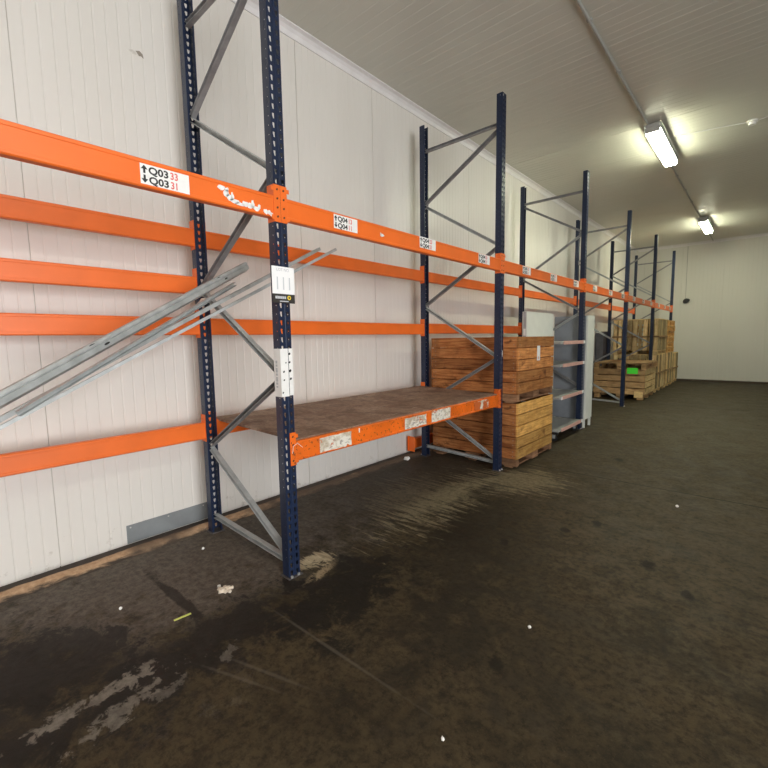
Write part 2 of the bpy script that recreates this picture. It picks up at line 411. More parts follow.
# rough mortar strip at the foot of the left wall
b = MB(); ny = 260; prev = None
for i in range(ny+1):
    y = Y0+(Y1-Y0)*i/ny; r = random.random
    w = .25+.03*(r()-.5); ring = [b.v(.002, y, -.004), b.v(.0025, y, .002), b.v(.07, y, .004+.004*r()), b.v(.14, y, .020+.010*r()), b.v(.20, y, .012+.008*r()), b.v(w, y, -.004)]
    if prev:
        for k in range(5): b._f((prev[k], prev[k+1], ring[k+1], ring[k]))
    prev = ring
struct(b.build('baseboard_left', 'kerb', smooth=True), 'crumbling tan mortar strip at the foot of the left wall')
b = MB(); b.prism([(0, 0), (-.035, 0), (-.03, .045), (0, .06)], (.26, Y1-.001, 0), (X1, Y1-.001, 0), (0, 1, 0), (0, 0, 1))
struct(b.build('baseboard_back', 'kerb'))

# ------------------------------------------------------------------ racking
XF, XB, PW, PE, H = 1.30, .248, .08, .065, 3.96
def post_mesh(facing):
    """perforated C upright, web at x=0, flanges going to -facing"""
    b = MB(); f = facing; pit = .05; n = 79; z0 = .01
    tear = [(-.0090, .0135), (.0090, .0135), (.0095, .002), (.0040, -.0155), (-.0040, -.0155), (-.0095, .002)]
    hexa = [(-.0032, .003), (.0032, .003), (.0042, 0), (.0032, -.003), (-.0032, -.003), (-.0042, 0)]
    def cell(P, a0, a1, zc, hole, ac):
        am = (a0+a1)/2; o = [(a0, zc+pit/2), (a1, zc+pit/2), (a1, zc), (a1, zc-pit/2), (a0, zc-pit/2), (a0, zc)]
        O = [b.v(*P(a, z)) for a, z in o]; I = [b.v(*P(ac+a, zc+z)) for a, z in hole]
        for k in range(6): b._f((O[k], O[(k+1) % 6], I[(k+1) % 6], I[k]))
    web = lambda a, z: (0, a, z)
    for i in range(n):
        zc = z0+pit*(i+.5)
        cell(web, 0, .035, zc, tear, .0185); cell(web, .045, .08, zc, tear, .0615)
        for yy in (0, PW):
            fl = lambda a, z: (-f*a, yy, z)
            cell(fl, 0, PE*.5, zc, hexa, PE*.36)
    zt = z0+pit*n
    for q in (((0, .035), (-f*.005, .038)), ((-f*.005, .038), (-f*.005, .042)), ((-f*.005, .042), (0, .045)),
              ((-f*PE*.5, 0), (-f*PE, 0)), ((-f*PE*.5, PW), (-f*PE, PW)), ((-f*PE, 0), (-f*PE, .012)), ((-f*PE, PW), (-f*PE, PW-.012))):
        (xa, ya), (xb, yb) = q
        for k in range(0, n, 4):
            za, zb = z0+pit*k, min(zt, z0+pit*(k+4))
            b._f((b.v(xa, ya, za), b.v(xb, yb, za), b.v(xb, yb, zb), b.v(xa, ya, zb)))
    bmesh.ops.remove_doubles(b.bm, verts=b.bm.verts, dist=1e-5)
    return b
def frame(label, y, flip=False):
    root = thing('racking_upright', label, 'rack upright', (0, y, 0), 'upright frames of the racking')
    for x, f in ((XF, 1), (XB, -1)):
        key = 'post%d' % f
        if key not in PROTO:
            o = post_mesh(f).build('upright', 'blue', root, solid=.0022, recalc=False); PROTO[key] = o.data
        else:
            o = bpy.data.objects.new('upright', PROTO[key]); COL.objects.link(o); o.parent = root
            md = o.modifiers.new('thickness', 'SOLIDIFY'); md.thickness = .0022; md.offset = 0
        o.location = (x, 0, 0)
        key = 'plate%d' % f
        if key not in PROTO:
            b = MB(); xc = -f*PE/2
            b.box(xc-.045, xc+.048, -.012, PW+.014, .0, .008, .002)
            b.mi = 1
            for yy in (.012, .062): b.disc((f*.012, yy, .008), (0, 0, 1), .009, .012, 6)
            o = b.build('foot_plate', ['baseplate', 'bolt'], root); PROTO[key] = o.data
        else:
            o = bpy.data.objects.new('foot_plate', PROTO[key]); COL.objects.link(o); o.parent = root
        o.location = (x, 0, 0)
    xb, xf = XB+.05, XF-.05; yc = PW/2
    nodes = [.11, .68, 1.26, 1.865, 2.45, 3.06, 3.64]
    def X(k): return (xf if (k % 2 == 0) != flip else xb)
    segs = [((xb, .13), (xf, .09)), ((xb, 3.675), (xf, 3.675))]
    for k in range(6): segs.append(((X(k), nodes[k]+.012), (X(k+1), nodes[k+1]-.012)))
    for i, ((xa, za), (xc, zc)) in enumerate(segs):
        key = 'brace%d%d' % (i, flip)
        if key not in PROTO:
            b = MB()
            if xa > xc: xa, za, xc, zc = xc, zc, xa, za
            b.bar((xa, yc, za), (xc, yc, zc), [(-a_, c_) for a_, c_ in uprof(.036, .032, .0035)])
            o = b.build('brace', 'galv' if i % 2 == 0 else 'galv_dark', root); PROTO[key] = o.data
        else:
            o = bpy.data.objects.new('brace', PROTO[key]); COL.objects.link(o); o.parent = root
    return root
PROTO = {}
ys = [0, 2.8, 5.6, 8.4, 11.2, 14.0]
f1 = frame('nearest whole blue rack frame, its front post carrying the white lot sign', 0)
f2 = frame('dark blue rack frame between the brown-topped shelf and the stacked orange crates', 2.8)
f3 = frame('blue rack frame beside the open grey shelf unit with pink rails', 5.6, flip=True)
f4 = frame('blue rack frame just in front of the crate with the green card', 8.4)
f5 = frame('blue rack frame standing against the tall vertical-slat crates', 11.2)
f6 = frame('farthest blue rack frame, at the end of the row by the back wall', 14.0)
f0 = frame('blue rack frame out of view at the left end of the row', -3.75)

BH = .124
def beam(label, front, ya, yb, zc, group, mat='orange', h=BH, name='rack_beam'):
    """box beam between posts whose near edges are at ya (far face of left post) and yb (near face of right post)"""
    x1 = XF+.001 if front else XB+.055
    x0 = x1-.05
    root = thing(name, label, 'rack beam', ((x0+x1)/2, (ya+yb)/2, zc), group)
    o = ((x0+x1)/2, (ya+yb)/2, zc)
    b = MB(o); c = .006; g = .0025
    pr = [(x0, -h/2+c), (x0+c, -h/2), (x1-c, -h/2), (x1, -h/2+c), (x1, -h/2+.018), (x1-g, -h/2+.020), (x1-g, h/2-.020), (x1, h/2-.018),
          (x1, h/2-c), (x1-c, h/2), (x0+c, h/2), (x0, h/2-c)]
    b.prism([(x-o[0], z) for x, z in pr], (o[0], ya+.0057, zc), (o[0], yb-.0057, zc), (1, 0, 0), (0, 0, 1))
    b.build('beam_body', mat, root)
    zb_ = zc; zc = zc+.02
    for s, y in ((1, ya), (-1, yb)):
        b = MB(o); hh = .103
        if front:
            xf = XF+.0015
            b.box(XF-PE+.004, xf+.003, min(y+s*.0016, y+s*.0056), max(y+s*.0016, y+s*.0056), zc-hh, zc+hh, .001)      # end plate
            ya_, yb_ = (y-s*.039, y+s*.004)
            b.box(xf, xf+.0035, min(ya_, yb_), max(ya_, yb_), zc-hh, zc+hh, .001)                      # face plate on the web
            for zz in (-hh+.012, hh-.036):                                                            # tabs above and below the beam
                b.box(xf+.0001, xf+.0025, min(y, y+s*.022), max(y, y+s*.022), zc+zz, zc+zz+.024, .001)
            b.mi = 1
            for k in range(4): b.disc((xf+.0035, y-s*.0185, zc-hh+.03+k*.05), (1, 0, 0), .0078, .0006, 8, .75)
        else:
            xf = XB-.0015
            b.box(xf-.003, XB+.060, min(y+s*.0016, y+s*.0056), max(y+s*.0016, y+s*.0056), zc-hh, zc+hh, .001)
            ya_, yb_ = (y-s*.039, y+s*.004)
            b.box(xf-.0035, xf, min(ya_, yb_), max(ya_, yb_), zc-hh, zc+hh, .001)
            b.mi = 1
            for k in range(4): b.disc((xf-.0035, y-s*.0185, zc-hh+.03+k*.05), (-1, 0, 0), .0055, .0006, 8)
        b.build('end_connector', [mat, 'hole'], root)
    return root
G1, G2 = 'front top beams of the racking', 'rear beams of the racking'
ZT, ZR, Z2, Z3, ZL, ZS = 2.240, 2.231, 1.891, 1.594, .810, .796
tops = []
lab_f = ['front top orange beam left of the lot-sign post, with the torn white sticker',
         'front top orange beam above the brown-topped shelf',
         'front top orange beam above the stacked orange crates',
         'front top orange beam right after the shelf unit, above the low green-card crate',
         'front top orange beam above the vertical-slat crates',
         'last front top orange beam, ending near the back wall']
lab_r = ['rear top orange beam against the left wall, highest of four in the first bay',
         'rear top orange beam on the wall behind the brown-topped shelf',
         'rear top orange beam on the wall above the stacked orange crates',
         'rear top orange beam on the wall behind the tall white cabinet',
         'rear top orange beam on the wall behind the vertical-slat crates',
         'rear top orange beam in the last bay by the back wall']
starts = [-3.75]+ys[:-1]; ends = ys
for i in range(6):
    tops.append(beam(lab_f[i], True, starts[i]+PW, ends[i], ZT, G1))
    beam(lab_r[i], False, starts[i]+PW, ends[i], ZR, G2)
beam('rear orange beam, second from the top of four in the first bay', False, -3.67, 0, Z2, G2)
beam('third rear orange beam down in the first bay, behind the leaning steel profiles', False, -3.67, 0, Z3, G2)
beam('lowest rear orange beam of the first bay, above the grey wall patch', False, -3.67, 0, ZL, G2)
beam('rear orange beam halfway up the wall above the brown-topped shelf', False, .08, 2.8, Z3, G2)
beam('rear orange beam just behind the top of the upper orange crate', False, 2.88, 5.6, Z3+.01, G2)
sh_f = beam('worn front orange beam of the brown-topped shelf, with four tattered stickers', True, .08, 2.8, ZS, 'beams carrying the brown-topped shelf', 'orange_worn', .126)
beam('rear orange beam under the wall side of the brown-topped shelf', False, .08, 2.8, ZL+.01, 'beams carrying the brown-topped shelf')
b = MB((.78, 1.44, .874)); b.prism([(.250, .8835), (.306, .8825), (.312, .874), (1.244, .856), (1.248, .861), (1.285, .861), (1.285, .8685), (.250, .8965)], (0, .10, 0), (0, 2.78, 0), (1, 0, 0), (0, 0, 1))
tag(b.build('shelf_board', 'board'), 'dusty brown chipboard deck lying on the low orange shelf beams', 'shelf board')
# loose beam standing on edge along the wall foot
b = thing('loose_beam', 'loose orange beam standing on the floor along the wall behind the crates', 'rack beam', (.11, 4.0, .03))
m = MB((.11, 4.0, .03)); m.box(.055, .105, 2.818, 5.34, .062, .186, .005); m.build('beam_body', 'orange', b)
for y in (2.80, 5.34):
    m = MB((.11, 4.0, .03)); m.box(.04, .135, y, y+.004, .03, .225, .001); m.box(.036, .0398, y-.02, y+.024, .03, .225, .001); m.build('end_connector', 'orange', b)

# ------------------------------------------------------------------ stickers and signs on the racking
def arrow(b, y, z, s, up):
    k = 1 if up else -1
    b.poly_x([(y+a*s, z+k*c*s) for a, c in ((-.13, -.5), (.13, -.5), (.13, .0), (.40, .0), (0, .5), (-.40, .0), (-.13, .0))], XL+.0012)
XL = XF+.0012
def location_label(parent, y0, y1, zc, t1, t2, code, h=.088):
    o = parent.location; w = y1-y0
    b = MB(o); b.mi = 0; b.box(XL, XL+.001, y0, y1, zc-h/2, zc+h/2)
    s = h*.50
    for k, (t, up) in enumerate(((t1, True), (t2, False))):
        z = zc+h*(.06 if up else -.42)
        b.mi = 1; arrow(b, y0+.08*w, z+s*.36, s*.80, up)
        b.text(code, XL+.001, y0+.16*w, z, s*1.0, 'LEFT', 1.12*w/.22, bold=.0014)
        b.mi = 2; b.text(t, XL+.001, y0+.595*w, z, s*1.0, 'LEFT', .86*w/.22, bold=.0011)
    b.build('location_label', ['paper', 'ink', 'ink_red', 'ink_grey'], parent)
location_label(tops[0], -.704, -.485, 2.235, '33', '31', 'Q03')
location_label(tops[1], .45, .665, 2.246, '13', '11', 'Q04')
location_label(tops[1], 1.375, 1.60, 2.258, '23', '21', 'Q04')
location_label(tops[1], 2.33, 2.555, 2.253, '33', '31', 'Q04')
for i, yy in ((2, 3.346), (2, 4.208), (2, 5.105), (3, 6.05), (3, 7.0), (3, 7.9), (4, 8.85), (4, 9.8), (4, 10.7), (5, 11.7), (5, 12.6), (5, 13.4)):
    location_label(tops[i], yy, yy+.225, 2.25, '%d3' % (1+(yy*1.0 % 2.8 > .9)+(yy % 2.8 > 1.9)), '%d1' % (1+(yy % 2.8 > .9)+(yy % 2.8 > 1.9)), 'Q%02d' % (3+i))
def blob(b, y, z, ry, rz, n=11, x=None):
    b.poly_x([(y+ry*(.6+.5*random.random())*math.cos(2*PI*k/n), z+rz*(.6+.5*random.random())*math.sin(2*PI*k/n)) for k in range(n)], XL if x is None else x)
b = MB(tops[0].location)
for y, z, ry, rz in ((-.318, 2.266, .026, .014), (-.290, 2.262, .016, .012), (-.292, 2.244, .020, .020), (-.275, 2.226, .020, .018), (-.258, 2.236, .010, .022), (-.245, 2.214, .030, .013), (-.215, 2.206, .034, .010),
                    (-.185, 2.212, .020, .020), (-.158, 2.208, .022, .020), (-.140, 2.222, .012, .024), (-.118, 2.204, .024, .016), (-.100, 2.216, .010, .016), (-.060, 2.198, .016, .016), (-.036, 2.200, .012, .014), (-.022, 2.192, .012, .012)):
    blob(b, y, z, ry, rz)
b.build('torn_sticker', 'paper', tops[0])
b = MB(tops[1].location); blob(b, .92, 2.232, .025, .012); blob(b, .905, 2.236, .008, .016); b.build('torn_sticker', 'paper', tops[1])
for y0, y1, m_, z0, z1 in ((.275, .562, 'torn_a', .742, .846), (1.16, 1.455, 'torn_b', .745, .842), (1.53, 1.832, 'torn_a', .745, .852), (2.27, 2.56, 'torn_c', .75, .845)):
    b = MB(sh_f.location); n = 9
    pts = [(y0+(y1-y0)*k/n, z0+.008*random.random()) for k in range(n+1)] + [(y1+.006*random.random()-.006, z0+(z1-z0)*k/4) for k in range(1, 4)] + [(y1-(y1-y0)*k/n, z1-.007*random.random()) for k in range(n+1)]
    b.poly_x(pts, XL-.0002); b.build('tattered_sticker', m_, sh_f)
b = MB(sh_f.location); b.box(XL, XL+.0008, .635, .645, .818, .850); b.box(XL, XL+.0008, .06, .068, .80, .83); b.tube([(XF+.006, .055, .79), (XF+.01, .06, .835), (XF+.012, .09, .85), (XF+.01, .13, .815)], .0016, 5)
b.build('plastic_tie', 'paper', sh_f)
# white wrap on the front post of the nearest frame
b = MB(); z0, z1 = 1.145, 1.432
o_ = f1.location
b = MB(o_)
b.box(XF+.0014, XF+.0024, -.003, .052, z0, z1); b.box(XF+.0014, XF+.0024, .056, .084, z0+.004, z1); b.box(XF-.066, XF+.0024, -.0034, -.0022, z0, z1)
b.mi = 1
for y, z, r in ((.0615, 1.40, .007), (.0615, 1.35, .006), (.063, 1.298, .0085), (.066, 1.25, .007), (.0185, 1.295, .006), (.019, 1.245, .005), (.035, 1.348, .004), (.008, 1.17, .005)):
    b.disc((XF+.0024, y, z), (1, 0, 0), r*1.25, .0003, 7, .8)
b.mi = 2
for k in range(9): b.box(XF-.048, XF-.030, -.0037, -.0034, 1.20+.018*k, 1.20+.018*k+.009+.004*(k % 3))
b.build('punched_label', ['paper', 'ink', 'ink_grey'], f1)
# small white stain on second frame's post
b = MB(f2.location); blob(b, 2.86, 1.30, .006, .04, x=XF+.002); b.build('white_scuff', 'paper', f2)
# lot sign
ls = thing('lot_sign', 'white lot number sign with a charcoal foot band, taped to the nearest front post', 'sign', (1.312, .032, 1.70))
o_ = (1.312, .032, 1.70)
b = MB(o_); b.box(1.310, 1.312, -.044, .110, 1.750, 1.906); b.build('card', 'sign_white', ls)
b = MB(o_); b.mi = 0; b.box(1.310, 1.3122, -.044, .110, 1.698, 1.750)
b.mi = 1
for k in range(6): b.box(1.3122, 1.3126, -.026+k*.0125, -.0155+k*.0125, 1.722, 1.737)
b.box(1.3122, 1.3126, .004, .064, 1.705, 1.711)
b.mi = 2
pts = [(.069+.013*math.cos(2*PI*k/14), 1.7295+.013*math.sin(2*PI*k/14)) for k in range(14)]
b.poly_x(pts, 1.3122); b.mi = 0; b.poly_x([(.069+.006*math.cos(2*PI*k/10), 1.7295+.006*math.sin(2*PI*k/10)) for k in range(10)], 1.313)
b.build('foot_band', ['band', 'ink_faint', 'yellow'], ls)
b = MB(o_); b.mi = 0; b.text('LOT NO.', 1.3122, .033, 1.880, .023, 'CENTER', 1.0)
b.mi = 1; b.text('111', 1.3122, .033, 1.775, .105, 'CENTER', .8)
b.build('lettering', ['ink_grey', 'ink_faint'], ls)

# ------------------------------------------------------------------ leaning steel profiles
def profile(label, A, B, prof, mat, foot=True, ext=None):
    A, B = Vector(A), Vector(B); d = (A-B).normalized()
    F = A+d*((A.z-ext)/-d.z) if ext is not None else A
    root = thing('steel_profile', label, 'steel profile', F, 'steel profiles leaning through the first rack frame')
    b = MB(F); b.bar(F, B, prof, (0, 0, 1)); b.build('profile_body', mat, root)
    return root, F, B
uo = lambda w, h, t: [(x, z) for x, z in uprof(w, h, t)]
# profiles: side axis points away from / towards the aisle, up axis is across the length
def hatp(w, h):  # channel: flat web, wide sloping lower flange, narrow stepped upper flange
    return [(-h/2, -w/2), (h/2, -w/2+.020), (h/2, w/2-.022), (h*.22, w/2-.019), (h*.22, w/2-.015), (h*.45, w/2-.012), (h*.2, w/2), (-h/2, w/2),
            (-h/2, w/2-.003), (h*.1, w/2-.004), (h*.3, w/2-.016), (h*.05, w/2-.018), (h*.3, w/2-.024), (h*.3, -w/2+.022), (-h/2, -w/2+.004)]
def hat(w, h, t): return [(h/2, -w/2), (h/2, w/2), (-h/2, w/2), (-h/2, w/2-.014), (-h/2+t, w/2-.014), (-h/2+t, w/2-t), (h/2-t, w/2-t), (h/2-t, -w/2+t), (-h/2+t, -w/2+t), (-h/2+t, -w/2+.014), (-h/2, -w/2+.014), (-h/2, -w/2)]
p1, F1, B1 = profile('wide galvanised channel with slots, uppermost of the leaning steel profiles', (1.107, -1.234, 1.250), (.504, .29, 2.034), hatp(.068, .030), 'galv', ext=.05)
d1 = (B1-F1).normalized(); up1 = (Vector((0, 0, 1))-d1*d1.z).normalized(); s1 = d1.cross(up1)
b = MB(F1)
L1 = (B1-F1).length
for q, uu, off in ((L1-1.36, .027, .0095), (L1-1.29, .002, .0151), (L1-.34, .027, .0095), (L1-.28, .002, .0151)):
    c = F1+d1*q+up1*uu+s1*off
    b.prism([(.017*math.cos(2*PI*k/10), .0055*math.sin(2*PI*k/10)) for k in range(10)], c-s1*.0012, c+s1*.0004, d1, up1)
b.build('slot', 'ink', p1)
profile('shortest galvanised channel lying just under the wide slotted one, its dark side open', (1.035, -1.171, 1.182), (.444, .22, 1.908), [(-a_, c_) for a_, c_ in uo(.024, .026, .0022)], 'galv')
profile('galvanised tube running behind the lot sign, upper of the two longest leaning profiles', (.781, -1.208, 1.132), (.507, .997, 2.265), rect(.022, .024), 'galv', ext=.02)
profile('lowest and longest leaning galvanised tube, its tip past the lot sign', (.518, -1.182, 1.056), (.692, 1.018, 2.236), rect(.020, .020), 'galv', ext=.02)
# crumpled rag tied at the brace joint
b = MB((.40, .0, 1.80))
bmesh.ops.create_icosphere(b.bm, subdivisions=2, radius=.03)
for v in b.bm.verts:
    k = 1+.5*(random.random()-.5); v.co = Vector((v.co.x*2.0*k, v.co.y*.9*k, v.co.z*.75*k+v.co.x*.5))
rg = b.build('rag', 'scrap'); rg.location = (.385, -.008, 1.765)
tag(rg, 'small crumpled white rag stuck at the back-post brace joint of the nearest frame', 'rag')

# ------------------------------------------------------------------ big plank crates
def plank_crate(label, x0, x1, y0, y1, z0, z1, foot, mats, ns, group):
    cx, cy = (x0+x1)/2, (y0+y1)/2; o = (cx, cy, z0)
    r = thing('wooden_crate', label, 'crate', o, group)
    zb = z0+foot; t = .022; h = (z1-zb)/ns
    def boards(b, axis, fix):
        for k in range(ns):
            za, zc = zb+k*h+.0045, zb+(k+1)*h-.0045; tn = random.random()
            if axis == 'y': b.box(fix-t, fix, y0+.004, y1-.004, za, zc, .002, tn)
            else: b.box(x0+t+.001, x1-t-.001, fix, fix+t, za, zc, .002, tn)
    def nails(b, axis, fix, lo, hi):
        b.mi = 1
        for k in range(ns):
            for p in (lo, hi):
                for q in (.3, .7):
                    z = zb+(k+q)*h
                    if axis == 'x': b.disc((p, fix, z), (0, -1, 0), .005, .0012, 6)
                    else: b.disc((fix, p, z), (1, 0, 0), .005, .0012, 6)
        b.mi = 0
    b = MB(o); boards(b, 'x', y0); nails(b, 'x', y0, x0+.07, x1-.05); b.build('side_panel', [mats[0], 'dent'], r)
    b = MB(o); boards(b, 'x', y1-t); b.build('side_panel', mats[0], r)
    b = MB(o); boards(b, 'y', x1); nails(b, 'y', x1, y0+.04, y1-.04); b.build('side_panel', [mats[1], 'dent'], r)
    b = MB(o); boards(b, 'y', x0+t); b.build('side_panel', mats[0], r)
    for px in (x0+t+.001, x1-t-.061):
        for py in (y0+t+.001, y1-t-.061):
            b = MB(o); b.box(px, px+.06, py, py+.06, zb, z1-.01, .003, random.random()); b.build('corner_post', mats[0], r)
    b = MB(o)
    for k in range(7):
        ya = y0+.025+k*(y1-y0-.05)/7
        b.box(x0+.024, x1-.024, ya+.003, ya+(y1-y0-.05)/7-.003, zb-.0, zb+.018, .002, random.random())
    b.build('floor_deck', mats[0], r)
    for px, pw in ((x0+.004, .20), ((x0+x1)/2-.09, .18), (x1-.204, .20)):
        b = MB(o)
        b.box(px+pw/2-.05, px+pw/2+.05, y0+.004, y1-.004, z0, z0+.018, .002, random.random())
        for py, pl_ in ((y0+.002, .06), ((y0+y1)/2-.08, .16), (y1-.062, .06)):
            b.box(px, px+pw, py, py+pl_, z0+.0185, zb-.001, .003, random.random())
        b.build('skid', mats[2], r)
    return r
GC = 'stacked orange plank crates'
cr_l = plank_crate('lower plank crate with a yellow right side, standing on the floor under the darker crate', .27, 1.42, 3.01, 4.07, 0, .742, .098, ('wood_red', 'wood_yel', 'wood_skid'), 5, GC)
cr_u = plank_crate('upper orange plank crate with a small white tag on its right side', .26, 1.42, 3.00, 4.06, .743, 1.488, .10, ('wood_red', 'wood_amber', 'wood_skid'), 5, GC)
b = MB((.84, 3.53, .743)); b.box(1.4205, 1.4215, 3.52, 3.61, 1.20, 1.375); b.mi = 1; b.disc((1.4215, 3.565, 1.23), (1, 0, 0), .02, .0008, 8); b.build('tag', ['paper', 'rail_pink'], cr_u)

# ------------------------------------------------------------------ open shelf unit with pink rails
sx0, sx1, sy0, sy1 = .86, 1.345, 4.52, 5.555
o = (1.1, 5.04, 0)
su = thing('shelf_unit', 'open shelf unit with tall white back and pink price rails beside the orange crates', 'shelf unit', o)
for k, z in enumerate((.172, .632, 1.088, 1.405)):
    b = MB(o); b.box(sx0, sx1, sy0, sy1, z-.03, z, .003); sh = b.build('shelf', 'shelf_grey', su)
    b = MB(o); b.box(sx1+.0005, sx1+.010, sy0+.10, sy1-.08, z-.038, z+.012, .002); b.mi = 1; b.box(sx1+.0005, sx1+.0105, sy1-.08, sy1, z-.036, z+.010, .002)
    if k == 1: b.box(sx1+.0005, sx1+.011, sy0+.06, sy0+.10, z-.038, z+.006, .002)
    b.build('price_rail', ['rail_pink', 'rail_white'], sh)
b = MB(o); b.box(sx0-.010, sx0-.001, sy0, sy1, .10, 1.845, .001); b.box(sx0-.065, sx0-.056, sy0, sy1, .10, 1.845, .001); b.build('back_panel', 'white_panel', su)
b = MB(o); b.box(sx0-.0555, sx0-.0105, sy0+.001, sy1-.001, .10, 1.842, .001); b.mi = 1; b.box(sx0-.05, sx0-.015, sy0-.0005, sy0+.0005, 1.50, 1.60); b.build('upright_core', ['panel_edge', 'paper'], su)
for y in (sy0+.03, sy1-.07):
    b = MB(o); b.box(sx0-.03, sx1-.02, y, y+.04, .10, .134, .002); b.build('base_foot', 'black_plastic', su)
for x in (sx0+.05, sx1-.08):
    for y in (sy0+.06, sy1-.10):
        b = MB(o); b.disc((x, y-.014, .045), (0, 1, 0), .045, .028, 14); b.mi = 1; b.box(x-.02, x+.02, y-.018, y-.0145, .04, .10); b.box(x-.02, x+.02, y+.0145, y+.018, .04, .10); b.box(x-.02, x+.02, y-.018, y+.018, .092, .10)
        b.build('caster', ['black_plastic', 'galv'], su)
# tall cabinet: grey flank, white front
o = (1.07, 5.92, 0)
cb = thing('tall_cabinet', 'tall narrow cabinet with grey flank and white front behind the shelf unit', 'cabinet', o)
b = MB(o); b.box(.81, 1.305, 5.74, 6.07, .14, 1.80, .003); b.build('cabinet_body', 'grey_panel', cb)
b = MB(o); b.box(1.3055, 1.335, 5.735, 6.075, .14, 1.802, .003); b.build('front_panel', 'white_panel', cb)
for x in (.82, 1.29):
    for y in (5.745, 6.035):
        b = MB(o); b.box(x, x+.035, y, y+.03, 0, .14, .002); b.build('leg', 'white_panel', cb)
# ------------------------------------------------------------------ far crates and pallets
def pallet(root, o, x0, x1, y0, y1, z0, h, mat, tones=.5):
    """deck boards, blocks and runners of one pallet, each kind a part"""
    b = MB(o); n = 7; w = (x1-x0)
    for k in range(n):
        ya = y0+k*(y1-y0)/n
        b.box(x0, x1, ya+.008, ya+(y1-y0)/n-.008, z0+h-.022, z0+h, .002, random.random())
    for px in (x0, (x0+x1)/2-.05, x1-.10): b.box(px, px+.10, y0, y1, z0+h-.044, z0+h-.0225, .002, random.random())
    b.build('deck', mat, root)
    for px in (x0, (x0+x1)/2-.05, x1-.10):
        for py in (y0, (y0+y1)/2-.07, y1-.14):
            b = MB(o); b.box(px, px+.10, py, py+.14, z0+.022, z0+h-.0445, .002, random.random()); b.build('block', mat, root)
        b = MB(o); b.box(px, px+.10, y0, y1, z0, z0+.0215, .002, random.random()); b.build('runner', mat, root)
fx0, fx1, fy0, fy1 = .36, 1.45, 9.66, 10.9
o = (.9, 10.2, 0)
fc = thing('slatted_crate', 'low slatted wooden crate with a bright green card on its side', 'crate', o)
def hslats(b, x0, x1, y0, y1, zs, hs, side, t=.02):
    for z in zs:
        tn = random.random()
        if side == 'y0': b.box(x0, x1, y0, y0+t, z, z+hs, .002, tn)
        elif side == 'y1': b.box(x0, x1, y1-t, y1, z, z+hs, .002, tn)
        elif side == 'x1': b.box(x1-t, x1, y0+t+.001, y1-t-.001, z, z+hs, .002, tn)
        else: b.box(x0, x0+t, y0+t+.001, y1-t-.001, z, z+hs, .002, tn)
zs = [.125+.149*k for k in range(4)]
for s_, m_ in (('y0', 'wood_grey'), ('y1', 'wood_grey'), ('x1', 'wood_pale'), ('x0', 'wood_grey')):
    b = MB(o); hslats(b, fx0, fx1, fy0, fy1, zs, .128, s_); b.build('slatted_side', m_, fc)
for px in (fx0+.021, fx1-.09):
    for py in (fy0+.021, fy1-.09):
        b = MB(o); b.box(px, px+.068, py, py+.068, .11, .701, .002, random.random()); b.build('corner_post', 'wood_grey', fc)
b = MB(o); b.box(fx0+.024, fx1-.024, fy0+.024, fy1-.024, .112, .128); b.build('floor_deck', 'wood_grey', fc)
for px in (fx0+.02, .86, fx1-.16):
    b = MB(o)
    b.box(px, px+.13, fy0+.01, fy1-.01, .083, .110, .002, .4)
    for py in (fy0+.01, (fy0+fy1)/2-.06, fy1-.14): b.box(px+.005, px+.125, py, py+.13, 0, .0845, .003, random.random())
    b.build('skid', 'wood_grey', fc)
b = MB(o); b.box(1.24, 1.42, 9.652, 9.6595, .05, .20, .002, .9); b.build('repair_block', 'wood_pale', fc)
b = MB(o); b.box(1.08, 1.30, 9.656, 9.659, .60, .735); b.build('green_card', 'green', fc)
pl = thing('pallet', 'pale wooden pallet lying on top of the low slatted crate', 'pallet', (.9, 10.2, .7025))
pallet(pl, (.9, 10.2, .7025), fx0, fx1+.01, fy0+.01, fy1+.22, .7025, .145, 'wood_grey')

